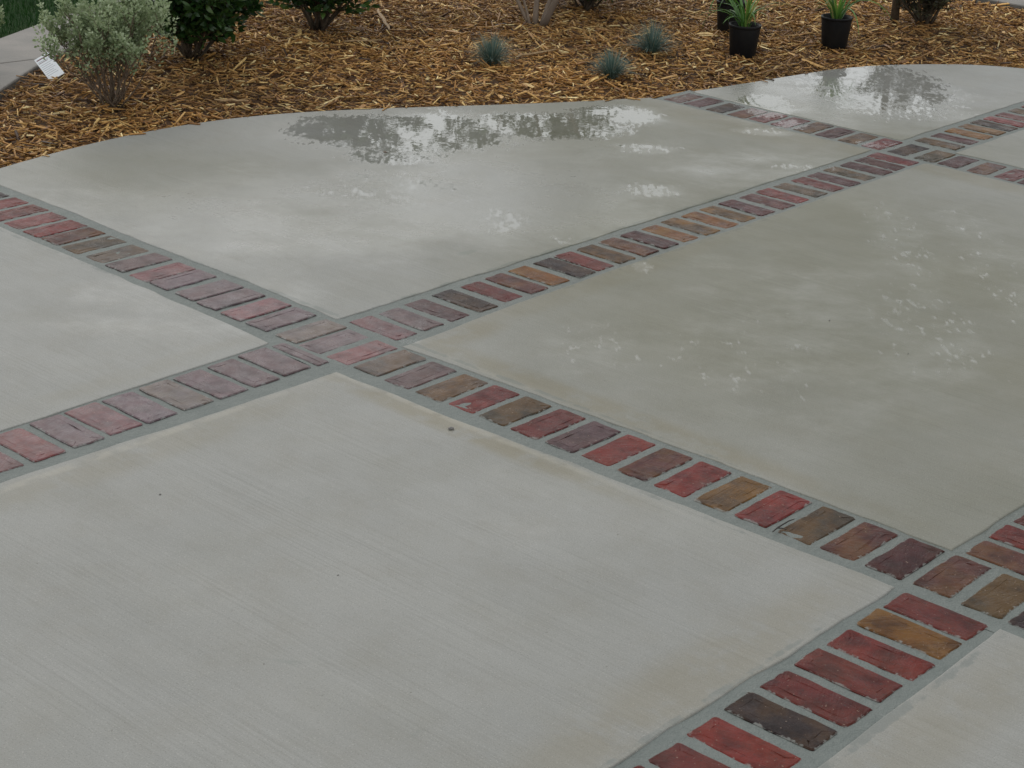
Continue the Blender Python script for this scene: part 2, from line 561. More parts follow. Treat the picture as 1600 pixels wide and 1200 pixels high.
M['splinter'] = plain('pale_wood', (0.42, 0.29, 0.15), .65, .6, 40, (0.27, 0.16, 0.07), 30, stretch=(1, 6, 6))
M['card'] = plain('white_tag_card', (0.80, 0.82, 0.84), .4)
M['print'] = plain('tag_print_grey', (0.40, 0.42, 0.45), .5)
M['printhead'] = plain('tag_print_maroon', (0.16, 0.06, 0.08), .5)
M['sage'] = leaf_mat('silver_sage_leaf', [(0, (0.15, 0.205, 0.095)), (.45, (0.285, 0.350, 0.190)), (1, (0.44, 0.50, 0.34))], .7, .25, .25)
M['dark'] = leaf_mat('dark_glossy_leaf', [(0, (0.013, 0.036, 0.009)), (.6, (0.030, 0.075, 0.017)), (.9, (0.055, 0.115, 0.025)), (1, (0.10, 0.17, 0.035))], .35, .15)
M['olive'] = leaf_mat('olive_brown_leaf', [(0, (0.02, 0.022, 0.010)), (.6, (0.045, 0.042, 0.018)), (1, (0.075, 0.075, 0.028))], .55, .2)
M['myrtle'] = leaf_mat('mid_green_leaf', [(0, (0.02, 0.05, 0.012)), (.6, (0.04, 0.085, 0.02)), (1, (0.08, 0.13, 0.035))], .45, .25)
M['fescue'] = leaf_mat('blue_fescue_blade', [(0, (0.055, 0.105, 0.08)), (.5, (0.105, 0.175, 0.15)), (.82, (0.20, 0.26, 0.235)), (1, (0.33, 0.29, 0.18))], .6, .2, .3)
M['lily'] = leaf_mat('strap_leaf', [(0, (0.035, 0.10, 0.018)), (.7, (0.085, 0.20, 0.035)), (.9, (0.16, 0.27, 0.05)), (1, (0.34, 0.30, 0.10))], .45, .3)
M['grass'] = leaf_mat('lawn_blade', [(0, (0.006, 0.034, 0.004)), (1, (0.018, 0.075, 0.008))], .6, .2, .3)


def chip_mat():
    m, nd, lk, bs = new_mat('shredded_wood_mulch')
    s = N(nd, lk)
    at = nd.new('ShaderNodeAttribute')
    at.attribute_name = 'chip'
    pos = nd.new('ShaderNodeNewGeometry').outputs['Position']
    c = s.mix(s.rng(s.noise(pos, 90, 3, .6), .35, .7, 0, .6), at.outputs['Color'], s.mix(1.0, at.outputs['Color'], (0.5, 0.42, 0.35, 1), 'MULTIPLY'))
    lk.new(c, bs.inputs['Base Color'])
    bs.inputs['Roughness'].default_value = .55
    bs.inputs['Specular IOR Level'].default_value = .35
    lk.new(s.bump(s.noise(pos, 260, 3, .6), .4, .003), bs.inputs['Normal'])
    return m


def chip_obj_mat():
    m, nd, lk, bs = new_mat('large_wood_chip')
    s = N(nd, lk)
    oi = nd.new('ShaderNodeObjectInfo')
    tc = nd.new('ShaderNodeTexCoord').outputs['Object']
    g1 = s.noise(s.mapping(tc, scale=(8, 120, 60)), 1.0, 4, .6)
    c = s.mix(s.rng(g1, .35, .7, 0, .6), oi.outputs['Color'], s.mix(1.0, oi.outputs['Color'], (0.5, 0.42, 0.35, 1), 'MULTIPLY'))
    lk.new(c, bs.inputs['Base Color'])
    bs.inputs['Roughness'].default_value = .55
    bs.inputs['Specular IOR Level'].default_value = .35
    lk.new(s.bump(g1, .5, .004), bs.inputs['Normal'])
    return m


M['chip'] = chip_mat()
M['bigchip'] = chip_obj_mat()

# ------------------------------------------------------------------ patio outline (u, v)
_CV = [-6, -4, -2, -1, -.4, .05, .395, .653, .917, 1.174, 1.403, 1.629, 1.837, 2.212, 2.339, 2.715, 3.136, 3.30]
_CU = [-.9, -1.1, -1.5, -1.75, -1.92, -2.03, -2.115, -2.165, -2.2, -2.207, -2.192, -2.15, -2.08, -1.868, -1.789, -1.549, -1.318, -1.24]
_DV = [3.30, 3.56, 3.705, 3.953, 4.209, 4.572, 4.852, 5.081, 5.281, 5.413, 5.50, 5.56]
_DU = [-1.24, -1.192, -1.160, -1.118, -1.080, -1.020, -.919, -.771, -.604, -.398, -.15, .05]


def smooth_curve(v, u, n):
    vv = np.linspace(v[0], v[-1], n)
    uu = np.interp(vv, v, u)
    k = max(3, n // 40)
    for _ in range(3):
        t = np.convolve(np.pad(uu, k, mode='edge'), np.ones(2 * k + 1) / (2 * k + 1), 'valid')
        w = np.minimum(1, np.minimum(np.arange(n), np.arange(n)[::-1]) / k)
        uu = uu * (1 - w) + t * w
    return vv, uu


_v1, _u1 = smooth_curve(_CV, _CU, 300)
_v2, _u2 = smooth_curve(_DV, _DU, 140)
EDGE_V = np.concatenate([_v1, _v2[1:]])
EDGE_U = np.concatenate([_u1, _u2[1:]])


def u_edge(v):
    return np.interp(v, EDGE_V, EDGE_U)


TOP_V = lambda u: np.interp(u, [-.15, .05, 1, 2.5, 4, 6], [5.50, 5.56, 5.72, 5.78, 5.65, 5.4])
# slab edges along the brick bands, as measured
A_near = lambda u: np.interp(u, [-2.3, -1.5, -.9, -.4, -.05, .15, .7, 1.2, 1.6, 2.0, 6], [-.012, -.018, -.030, -.046, -.062, -.076, -.070, -.055, -.040, -.032, -.03])
A_far = lambda u: np.interp(u, [-2.3, -1.5, -1.0, -.5, -.05, .3, .8, 1.5, 2.1, 6], [.27, .266, .248, .243, .222, .205, .220, .230, .230, .232])
A2_near = lambda u: np.interp(u, [-1.4, -.4, 1, 6], [3.325, 3.330, 3.325, 3.32])
A2_far = lambda u: np.interp(u, [-1.4, -.9, 0, 6], [3.590, 3.575, 3.575, 3.575])
B_far = lambda v: np.interp(v, [-6, -.95, -.1, .3, 3.3, 6], [-.012, -.012, -.024, -.038, -.036, -.04])
B_near = lambda v: np.interp(v, [-6, -1, -.5, -.05, .3, .8, 3.3, 6], [.25, .25, .268, .270, .254, .232, .226, .222])
B2_far = lambda v: np.interp(v, [-6, -.8, .3, 6], [2.075, 2.076, 2.085, 2.10])
B2_near = lambda v: np.interp(v, [-6, -.8, .3, 6], [2.358, 2.355, 2.345, 2.35])
# bow of the brick courses
A_mid = lambda u: np.interp(u, [-2.2, -1.4, -.6, .3, 1.0, 1.5, 2.0, 3], [.024, .016, .000, -.016, -.006, .000, .012, .014])
U_END, V_END = 5.2, -5.0

patio_rot = -YAW
px0, py0 = uv2xy(0.0, 0.0)


def wob(pts, amp, seed):
    """an edge that is trowelled by hand: a few millimetres of drift"""
    r = np.random.default_rng(seed)
    pts = np.asarray(pts, float)
    n = len(pts)
    w = r.normal(size=(n, 2))
    w = (w + np.roll(w, 1, 0) + np.roll(w, -1, 0)) / 3
    return pts + w * amp


def slab(name, outline, ztop, zbot, bevel, mat, parent):
    P = np.asarray(outline, float)
    area = np.sum(P[:, 0] * np.roll(P[:, 1], -1) - np.roll(P[:, 0], -1) * P[:, 1])
    if area < 0: P = P[::-1]
    keep = np.linalg.norm(P - np.roll(P, 1, 0), axis=1) > 1e-4
    P = P[keep]
    n = len(P)
    e = np.roll(P, -1, 0) - P
    e /= np.linalg.norm(e, axis=1)[:, None]
    nrm = np.stack([-e[:, 1], e[:, 0]], 1)
    ins = nrm + np.roll(nrm, 1, 0)
    ins /= np.maximum(np.sum(ins * ins, 1)[:, None] / 2, .35)
    I1 = P + ins * bevel * .35
    I2 = P + ins * bevel
    rings = [(P, zbot), (P, ztop - bevel * .75), (I1, ztop - bevel * .22), (I2, ztop)]
    V = np.concatenate([np.c_[q, np.full(n, z)] for q, z in rings])
    F = []
    for k in range(3):
        for i in range(n):
            j = (i + 1) % n
            F.append((k * n + i, k * n + j, (k + 1) * n + j, (k + 1) * n + i))
    F.append(tuple(3 * n + i for i in range(n)))
    F.append(tuple(range(n))[::-1])
    return mesh_obj(name, V, F, mat, parent)


def along_u(fn, a, b, seed, n=60):
    u = np.linspace(a, b, n)
    return wob(np.c_[u, fn(u)], .0034, seed)


def along_v(fn, a, b, seed, n=60):
    v = np.linspace(a, b, n)
    return wob(np.c_[fn(v), v], .0034, seed)


def edge_pts(a, b, n=90):
    v = np.linspace(a, b, n)
    return np.c_[u_edge(v), v]


# base slab is the patio itself; panels, bands and bricks are its pieces
ev = np.linspace(V_END, 5.56, 160)
tu = np.linspace(.06, U_END, 30)
outl = np.concatenate([np.c_[u_edge(ev) + .03, ev], np.c_[tu, TOP_V(tu) - .03], [[U_END, V_END]]])
patio = slab('patio', outl, -.05, -.14, .01, M['concrete'], None)
patio.location = (px0, py0, 0)
patio.rotation_euler = (0, 0, patio_rot)
tag(patio, 'wet light grey concrete patio divided by bands of red brick', 'patio', kind='structure')

panels = [
    np.concatenate([edge_pts(A_far(-2.1), 3.325), along_u(A2_near, -1.235, B_far(3.3), 1), along_v(B_far, 3.32, A_far(-.04), 2, 90)[1:], along_u(A_far, -.05, -2.09, 3, 80)[:-1]]),
    np.concatenate([along_u(A_near, -2.03, B_far(0) - .0, 4), along_v(B_far, -.07, V_END, 5, 120), edge_pts(V_END, -.03)]),
    np.concatenate([edge_pts(3.59, 5.52, 120), along_v(B_far, 5.51, 3.585, 6), along_u(A2_far, -.05, -1.18, 7)]),
    np.concatenate([along_u(A_far, B_near(.25), B2_far(.25), 8), along_v(B2_far, .24, 3.31, 9), along_u(A2_near, 2.09, .24, 10), along_v(B_near, 3.31, .22, 11)]),
    np.concatenate([along_u(A_near, B_near(-.05), B2_far(-.05), 12), along_v(B2_far, -.045, V_END, 13, 120), along_v(B_near, V_END, -.09, 14, 120)]),
    np.concatenate([along_u(A2_far, .225, 2.09, 15), along_v(B2_far, 3.6, 5.7, 16), np.c_[np.linspace(2.09, .23, 30), TOP_V(np.linspace(2.09, .23, 30))], along_v(B_near, 5.55, 3.59, 17)]),
    np.concatenate([along_u(A_far, B2_near(.2), U_END, 18), along_u(A2_near, U_END, 2.36, 19), along_v(B2_near, 3.3, .25, 20)]),
    np.concatenate([along_u(A_near, B2_near(0), U_END, 21), [[U_END, V_END]], along_v(B2_near, V_END, -.05, 22, 120)]),
    np.concatenate([along_u(A2_far, 2.36, U_END, 23), np.c_[np.linspace(U_END, 2.36, 30), TOP_V(np.linspace(U_END, 2.36, 30))], along_v(B2_near, 5.7, 3.6, 24)]),
]
for p in panels:
    slab('concrete_panel', p, 0.0, -.045, .0045, M['concrete'], patio)


def band_mesh(lo, hi, a, b, axis, z):
    n = 160
    t = np.linspace(a, b, n)
    m = 9
    rows = []
    r = np.random.default_rng(int(abs(a * 100)) + axis)
    for k in range(m):
        f = k / (m - 1)
        w = (lo(t) - .02) * (1 - f) + (hi(t) + .02) * f
        zz = z + r.normal(size=n) * .0006
        rows.append(np.c_[t, w, zz] if axis == 0 else np.c_[w, t, zz])
    V = np.concatenate(rows + [rows[0] - [0, 0, .03], rows[-1] - [0, 0, .03]])
    F = []
    for k in range(m - 1):
        for i in range(n - 1):
            q = (k * n + i, k * n + i + 1, (k + 1) * n + i + 1, (k + 1) * n + i)
            F.append(q if axis == 0 else q[::-1])
    return V, F


def band(lo, hi, a, b, axis, z):
    V, F = band_mesh(lo, hi, a, b, axis, z)
    return mesh_obj('brick_band', V, F, M['mortar'], patio, True)


band_A = band(A_near, A_far, -2.10, U_END - .05, 0, -.0028)
band_A2 = band(A2_near, A2_far, -1.21, U_END - .05, 0, -.0028)
band_B = band(B_far, B_near, V_END + .05, 5.52, 1, -.0032)
band_B2 = band(B2_far, B2_near, V_END + .05, 5.62, 1, -.0032)

# ------------------------------------------------------------------ bricks, one by one
PAL = {'R': (.128, .015, .012), 'r': (.088, .0135, .012), 'M': (.048, .011, .011), 'D': (.018, .009, .008), 'O': (.135, .050, .008), 'o': (.078, .037, .010),
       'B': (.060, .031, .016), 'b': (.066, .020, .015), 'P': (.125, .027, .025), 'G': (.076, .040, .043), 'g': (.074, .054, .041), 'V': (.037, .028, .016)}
FLASH = {'O': .9, 'o': .9, 'B': .55, 'b': .35, 'V': .4, 'g': .25, 'D': .2}
brick_n = 0


def brick(bandobj, cu, cv, lu, lv, code, dz=0.0, rough_edge=.0010):
    global brick_n
    brick_n += 1
    r = np.random.default_rng(1000 + brick_n)
    pts = []
    hu, hv = lu / 2, lv / 2
    rc = .0065
    for (sx, sy, a0) in ((1, 1, 0), (-1, 1, 90), (-1, -1, 180), (1, -1, 270)):
        for k in range(3):
            a = math.radians(a0 + 45 * k)
            pts.append((sx * (hu - rc) + rc * math.cos(a), sy * (hv - rc) + rc * math.sin(a)))
        # points down the following side
        nx = {0: (-1, 1), 90: (-1, -1), 180: (1, -1), 270: (1, 1)}[a0]
        p0 = np.array(pts[-1])
        a1 = math.radians(a0 + 90)
        p1 = np.array((nx[0] * (hu - rc) + rc * math.cos(a1), nx[1] * (hv - rc) + rc * math.sin(a1)))
        for k in range(1, 4):
            pts.append(tuple(p0 + (p1 - p0) * k / 4))
    P = np.array(pts) + r.normal(size=(len(pts), 2)) * rough_edge
    n = len(P)
    I = P * np.array([1 - .007 / lu, 1 - .007 / lv])
    C = P * np.array([1 - .045 / lu, 1 - .045 / lv])
    tilt = r.normal(size=2) * .006
    top = lambda q: q[:, 0] * tilt[0] + q[:, 1] * tilt[1]
    V = np.concatenate([np.c_[P, np.full(n, -.045)], np.c_[P, top(P) - .0020], np.c_[I, top(I)], np.c_[C, top(C) + r.normal(size=n) * .0006]])
    F = []
    for k in range(3):
        for i in range(n):
            j = (i + 1) % n
            F.append((k * n + i, k * n + j, (k + 1) * n + j, (k + 1) * n + i))
    F.append(tuple(3 * n + i for i in range(n)))
    rim = np.concatenate([np.full(n, 1.0), np.full(n, 1.0), np.full(n, .85), np.full(n, 0.0)])
    o = mesh_obj('brick', V, F, M['brick'], bandobj, False, {'rim': rim})
    o.location = (cu, cv, dz - .0008)
    o.rotation_euler = (0, 0, r.normal() * .012)
    k = PAL[code]
    j = r.uniform(.85, 1.15)
    o.color = (min(k[0] * j, 1), k[1] * j * r.uniform(.9, 1.1), k[2] * j * r.uniform(.9, 1.1), FLASH.get(code, .08))
    return o


A_L = [-2.0, -1.88, -1.76, -1.64, -1.52, -1.40, -1.291, -1.17, -1.041, -.921, -.792, -.688, -.554, -.444, -.322, -.205, -.068, .039, .160, .278, .403, .528, .643, .761, .882, 1.003,
       1.12, 1.242, 1.365, 1.486, 1.607, 1.731, 1.851, 1.976, 2.098, 2.226, 2.343, 2.464, 2.586]
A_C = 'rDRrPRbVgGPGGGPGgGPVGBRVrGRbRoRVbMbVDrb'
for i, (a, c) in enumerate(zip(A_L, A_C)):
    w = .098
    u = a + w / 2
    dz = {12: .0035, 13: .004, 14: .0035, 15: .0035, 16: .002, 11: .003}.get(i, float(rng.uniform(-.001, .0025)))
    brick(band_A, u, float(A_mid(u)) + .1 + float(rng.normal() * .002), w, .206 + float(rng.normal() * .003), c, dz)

for a, c in zip([-1.174, -1.061, -.933, -.809, -.702, -.582, -.462, -.345, -.227, -.108, .02, .150, .262, .395, .520, .629, .75, .87], 'bMDbrrBMBrDVMbrMRb'):
    brick(band_A2, a + .046, 3.456 + float(rng.normal() * .003), .096, .198 + float(rng.normal() * .003), c, float(rng.uniform(-.001, .002)))

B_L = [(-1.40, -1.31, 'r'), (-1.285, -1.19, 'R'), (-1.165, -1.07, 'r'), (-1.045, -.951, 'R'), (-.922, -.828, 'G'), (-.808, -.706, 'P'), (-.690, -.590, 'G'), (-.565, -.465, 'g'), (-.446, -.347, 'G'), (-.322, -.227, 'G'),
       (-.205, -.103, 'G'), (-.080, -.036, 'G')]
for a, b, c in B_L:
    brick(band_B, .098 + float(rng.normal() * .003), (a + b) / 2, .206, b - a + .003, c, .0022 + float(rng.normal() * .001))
C_L = [.232, .350, .472, .598, .728, .847, .962, 1.092, 1.196, 1.315, 1.440, 1.560, 1.678, 1.801, 1.922, 2.040, 2.160, 2.290, 2.403, 2.528, 2.650, 2.765, 2.887, 3.010, 3.122, 3.228]
for a, c in zip(C_L, 'rGMDrbODrBbMOoOoMbRVrMVMMr'):
    w = .091
    brick(band_B, .104 + float(rng.normal() * .002), a - .002 + w / 2, .206 + float(rng.normal() * .003), w, c, float(rng.uniform(-.001, .002)))
for a, c in zip([3.62, 3.752, 3.880, 4.0, 4.112, 4.226, 4.34, 4.47, 4.60, 4.72, 4.84], 'VMOoDRrVRbr'):
    brick(band_B, .100, a + .044, .200, .088, c, float(rng.uniform(-.001, .002)))
for a, c in zip([.606, .484, .364, .245, -.128, -.240, -.362, -.484, -.610, -.732, -.860, -.985, -1.107, -1.23], 'rrRbrORrrDRrRb'):
    brick(band_B2, 2.214 + float(rng.normal() * .002), a + .046, .211 + float(rng.normal() * .003), .097, c, float(rng.uniform(-.001, .002)))

# ------------------------------------------------------------------ ground, mulch bed, walks, lawn
gv = np.array([(-300, -300, -.16), (300, -300, -.16), (300, 300, -.16), (-300, 300, -.16)])
tag(mesh_obj('ground', gv, [(0, 1, 2, 3)], M['ground']), 'dark green turf ground reaching away on every side', 'ground', kind='structure')

ex, ey = uv2xy(EDGE_U, EDGE_V)
EX = np.stack([ex, ey], 1)


def out_dist(x, y):
    """signed distance from the patio rim, positive out in the mulch"""
    x, y = np.atleast_1d(x), np.atleast_1d(y)
    d = np.full(x.shape, 1e9)
    for k in range(0, len(EX), 3):
        d = np.minimum(d, np.hypot(x - EX[k, 0], y - EX[k, 1]))
    u, v = xy2uv(x, y)
    inside = ((v < 5.56) & (u > u_edge(v))) | ((u > .05) & (v < TOP_V(u)))
    return np.where(inside, -d, d)


def sines(x, y, seed, n=14, lo=1.0, hi=9.0):
    r = np.random.default_rng(seed)
    z = 0
    for _ in range(n):
        k = r.uniform(lo, hi)
        a = r.uniform(0, 6.28)
        z = z + np.sin(k * (x * math.cos(a) + y * math.sin(a)) + r.uniform(0, 6.28)) / k
    return z


def mulch_z(x, y):
    d = np.clip(out_dist(x, y), 0, 2)
    s = np.clip(d / .9, 0, 1)
    return -.042 + .045 * s * s * (3 - 2 * s) + .007 * sines(x, y, 3) * np.clip(d / .3, .2, 1)


gx = np.arange(-4.2, 5.4, .06)
gy = np.arange(5.4, 13.6, .06)
GX, GY = np.meshgrid(gx, gy)
GZ = mulch_z(GX.ravel(), GY.ravel()) - .012
GZ = np.where(out_dist(GX.ravel(), GY.ravel()) < -.05, -.10, GZ)
nx, ny = len(gx), len(gy)
ii = (np.arange(ny - 1)[:, None] * nx + np.arange(nx - 1)[None, :]).ravel()
mulch = mesh_obj('mulch_bed', np.c_[GX.ravel(), GY.ravel(), GZ], np.stack([ii, ii + 1, ii + nx + 1, ii + nx], 1).astype(np.int32), M['soil'], None, True)
tag(mulch, 'planting bed of orange brown shredded wood mulch behind the patio', 'mulch bed', kind='structure')

WALK_IN = np.array([(-2.75, 5.6), (-2.5, 6.6), (-2.38, 7.3), (-2.30, 7.9), (-2.28, 8.35), (-2.22, 8.8), (-2.12, 9.4), (-1.95, 10.0), (-1.70, 10.7), (-1.40, 11.4), (-1.0, 12.2)])
WALK_OUT = np.array([(-4.3, 4.9), (-3.7, 6.1), (-3.2, 7.2), (-2.86, 8.1), (-2.62, 8.85), (-2.53, 9.25), (-2.37, 9.8), (-2.15, 10.5), (-1.9, 11.2), (-1.55, 12.1)])


def dens(P, n=60):
    t = np.r_[0, np.cumsum(np.linalg.norm(np.diff(P, axis=0), axis=1))]
    s = np.linspace(0, t[-1], n)
    Q = np.c_[np.interp(s, t, P[:, 0]), np.interp(s, t, P[:, 1])]
    for _ in range(4):
        Q[1:-1] = (Q[:-2] + 2 * Q[1:-1] + Q[2:]) / 4
    return Q


wi, wo = dens(WALK_IN), dens(WALK_OUT)
# the walk is poured in lengths with open joints between them
walk = empty('walkway', (0, 0, 0))
tag(walk, 'pale curved concrete walk beside the lawn, behind the silvery shrub', 'walkway', kind='structure')
cuts = [0, 12, 26, 37, 48, 59]
for a, b in zip(cuts[:-1], cuts[1:]):
    P = np.concatenate([wi[a:b + 1], wo[a:b + 1][::-1]])
    c = P.mean(0)
    slab('walk_slab', c + (P - c) * .996, .026, -.12, .010, M['walk'], walk)
walk2 = empty('walkway', (0, 0, 0))
tag(walk2, 'grey concrete walk corner beyond the mulch at upper right', 'walkway', kind='structure')
fr = np.array([(1.75, 12.35), (2.73, 11.30), (3.35, 10.70), (4.6, 9.7)])
for a, b in ((0, 1), (1, 2), (2, 3)):
    d = fr[b] - fr[a]
    d /= np.linalg.norm(d)
    nrm = np.array([-d[1], d[0]]) * 1.1
    if nrm[1] < 0: nrm = -nrm
    P = np.array([fr[a] + d * .004, fr[b] - d * .004, fr[b] - d * .004 + nrm, fr[a] + d * .004 + nrm])
    slab('walk_slab', P, .035, -.12, .010, M['walk'], walk2)

# lawn beyond the left walk
lp = np.concatenate([wo, [(-1.2, 13.5), (-6, 13.5), (-6, 5.2)]])
lawn = slab('lawn', lp, .012, -.12, .01, M['ground'], None)
tag(lawn, 'dark green lawn in the far left corner beyond the walk', 'lawn', kind='structure')
r = np.random.default_rng(5)
gxs = r.uniform(-3.6, -1.9, 26000)
gys = r.uniform(8.4, 11.6, 26000)
ox = np.interp(gys, wo[:, 1], wo[:, 0])
k = gxs < ox - .01
gxs, gys = gxs[k], gys[k]
n = len(gxs)
hgt = r.uniform(.02, .05, n)
an = r.uniform(0, 6.28, n)
ln = r.uniform(.0, .035, n)
wd = .0022
bx = np.stack([gxs, gys, np.full(n, .010)], 1)
sd = np.stack([np.cos(an), np.sin(an), np.zeros(n)], 1) * wd
tp = bx + np.stack([-np.sin(an) * ln, np.cos(an) * ln, hgt], 1)
V = np.stack([bx - sd, bx + sd, tp], 1).reshape(-1, 3)
F = np.arange(3 * n).reshape(-1, 3).astype(np.int32)
tag(mesh_obj('grass', V, F, M['grass'], lawn, False, {'tint': np.repeat(r.uniform(0, 1, n), 3)}), kind='stuff')

# ------------------------------------------------------------------ mulch chips
CHIP = np.array([1.58, 1.74, 1.62]) * np.array([(.030, .012, .005), (.065, .026, .009), (.125, .052, .015), (.190, .085, .024), (.255, .122, .036), (.33, .18, .065), (.43, .27, .115), (.54, .39, .21)])
CHIP_P = np.array([.03, .07, .16, .24, .25, .15, .07, .03])
WALK_IN_X = lambda y: np.interp(y, wi[:, 1], wi[:, 0])


def bed_ok(x, y, rim=.0):
    ok = out_dist(x, y) > rim
    ok &= x > WALK_IN_X(y) + .015
    fx = np.interp(x, fr[:, 0], fr[:, 1])
    ok &= ~((x > fr[0, 0]) & (y > fx - .02))
    return ok


def chip_boxes(x, y, z, L, Wd, T, yaw, pitch, roll, r):
    n = len(x)
    # eight corners with tapered, skewed ends
    sx = np.array([-1, 1, 1, -1, -1, 1, 1, -1]) * .5
    sy = np.array([-1, -1, 1, 1, -1, -1, 1, 1]) * .5
    sz = np.array([-1, -1, -1, -1, 1, 1, 1, 1]) * .5
    lx = sx[None] * L[:, None] * r.uniform(.82, 1.12, (n, 8))
    ta = r.uniform(.25, 1.0, (n, 2))
    tw = np.where(sx[None] < 0, ta[:, :1], ta[:, 1:])
    ly = sy[None] * Wd[:, None] * tw + (sx[None] * 2) ** 2 * 0 + r.normal(size=(n, 1)) * 0
    lz = sz[None] * T[:, None] * np.where(tw < .6, .7, 1)
    cr, sr = np.cos(roll)[:, None], np.sin(roll)[:, None]
    ly, lz = cr * ly - sr * lz, sr * ly + cr * lz
    cp, sp = np.cos(pitch)[:, None], np.sin(pitch)[:, None]
    lx, lz = cp * lx - sp * lz, sp * lx + cp * lz
    cy, sy2 = np.cos(yaw)[:, None], np.sin(yaw)[:, None]
    lx, ly = cy * lx - sy2 * ly, sy2 * lx + cy * ly
    return np.stack([lx + x[:, None], ly + y[:, None], lz + z[:, None]], 2)


QF = np.array([(0, 3, 2, 1), (4, 5, 6, 7), (0, 1, 5, 4), (1, 2, 6, 5), (2, 3, 7, 6), (3, 0, 4, 7)])
r = np.random.default_rng(11)
NC = 190000
cx = r.uniform(-3.3, 4.0, NC)
cy_ = r.uniform(5.9, 12.4, NC)
inview = (np.abs(cx) < .30 * cy_ + .25)
k = bed_ok(cx, cy_, -.004) & (inview | (r.uniform(size=NC) < .35))
cx, cy_ = cx[k], cy_[k]
n = len(cx)
# a few stray shreds lie over the rim of the slab
sx_, sy_ = r.uniform(-2.0, 2.6, 9000), r.uniform(6.6, 9.7, 9000)
sdist = out_dist(sx_, sy_)
ks = np.where((sdist < 0) & (sdist > -.035 * r.uniform(0, 1, 9000)))[0][:60]
cx, cy_ = np.r_[cx, sx_[ks]], np.r_[cy_, sy_[ks]]
n_stray = len(ks)
n = len(cx)
L = np.clip(r.lognormal(math.log(.029), .64, n), .006, .12)
Wd = np.clip(L * r.uniform(.09, .34, n), .0022, .011)
T = Wd * r.uniform(.25, .6, n)
lay = r.uniform(0, 1, n)
cz = mulch_z(cx, cy_) - .010 + lay * .030
cz[-n_stray:] = .003
yaw = r.uniform(0, 6.28, n)
yaw = np.where(r.uniform(size=n) < .35, r.normal(size=n) * .5, yaw)
B8 = chip_boxes(cx, cy_, cz, L, Wd, T, yaw, r.normal(size=n) * .30 * (np.arange(n) < n - n_stray), r.normal(size=n) * .6 * (np.arange(n) < n - n_stray), r)
ci = r.choice(8, n, p=CHIP_P)
cc = CHIP[ci] * r.uniform(.75, 1.25, (n, 1))
# clumps of older and fresher mulch
pt = sines(cx, cy_, 8, 12, 2, 14)
cc = cc * np.clip(1 + .28 * pt, .6, 1.35)[:, None]
Fq = (np.arange(n)[:, None, None] * 8 + QF[None]).reshape(-1, 4).astype(np.int32)
ch = mesh_obj('wood_chips', B8.reshape(-1, 3), Fq, M['chip'], mulch, False, {'chip': np.repeat(cc, 8, 0)})
tag(ch, kind='stuff')

# the three hundred chips that show largest, each its own piece of the bed
protos = []
for q in range(14):
    rr = np.random.default_rng(200 + q)
    m = 6
    Lq, Wq, Tq = 1.0, rr.uniform(.10, .24), .05
    xs = np.linspace(-.5, .5, m)
    bend = rr.normal() * .05
    vv, ff = [], []
    for i, xx in enumerate(xs):
        e = 1 - .6 * abs(xx * 2) ** 3 * rr.uniform(.4, 1.2)
        w = Wq / 2 * e * rr.uniform(.85, 1.1)
        yo = bend * (1 - (2 * xx) ** 2) + rr.normal() * .006
        zo = rr.normal() * .008
        for (a, b) in ((-1, -1), (1, -1), (1, 1), (-1, 1)):
            vv.append((xx + rr.normal() * .015, yo + a * w, zo + b * Tq / 2 * e))
    for i in range(m - 1):
        for j in range(4):
            a, b = i * 4 + j, i * 4 + (j + 1) % 4
            ff.append((a, b, b + 4, a + 4))
    ff += [(3, 2, 1, 0), tuple((m - 1) * 4 + j for j in range(4))]
    me = bpy.data.meshes.new('wood_chip')
    me.from_pydata(vv, [], ff)
    me.materials.append(M['bigchip'])
    protos.append(me)
r = np.random.default_rng(17)
cnt = 0
while cnt < 300:
    y = float(r.uniform(7.0, 11.0))
    x = float(r.uniform(-.29 * y, .29 * y))
    if not bed_ok(np.array([x]), np.array([y]), .06)[0]: continue
    o = bpy.data.objects.new('wood_chip', protos[cnt % 14])
    link(o, mulch)
    l = float(np.clip(r.lognormal(math.log(.066), .30), .045, .15))
    z = float(mulch_z(np.array([x]), np.array([y]))[0]) + .019
    o.location = (x, y, z)
    o.scale = (l, min(l, .085) * float(r.uniform(.7, 1.2)), min(l, .08))
    o.rotation_euler = (float(r.normal() * .35), float(r.normal() * .10), float(r.uniform(0, 6.28)))
    c = CHIP[r.choice(8, p=[.03, .05, .10, .18, .22, .20, .14, .08])] * r.uniform(.85, 1.2)
    o.color = (*[float(v) for v in c], 1)
    cnt += 1


# ------------------------------------------------------------------ plants
def zt(x, y):
    return float(mulch_z(np.array([x]), np.array([y]))[0])


def curve_stem(rr, base, d0, length, bendz, nseg=6, wig=.1):
    p = Vector(base)
    d = Vector(d0).normalized()
    pts = [p.copy()]
    for i in range(nseg):
        d = (d + Vector((rr.normal() * wig, rr.normal() * wig, bendz + rr.normal() * wig * .5))).normalized()
        p = p + d * (length / nseg)
        pts.append(p.copy())
    return pts


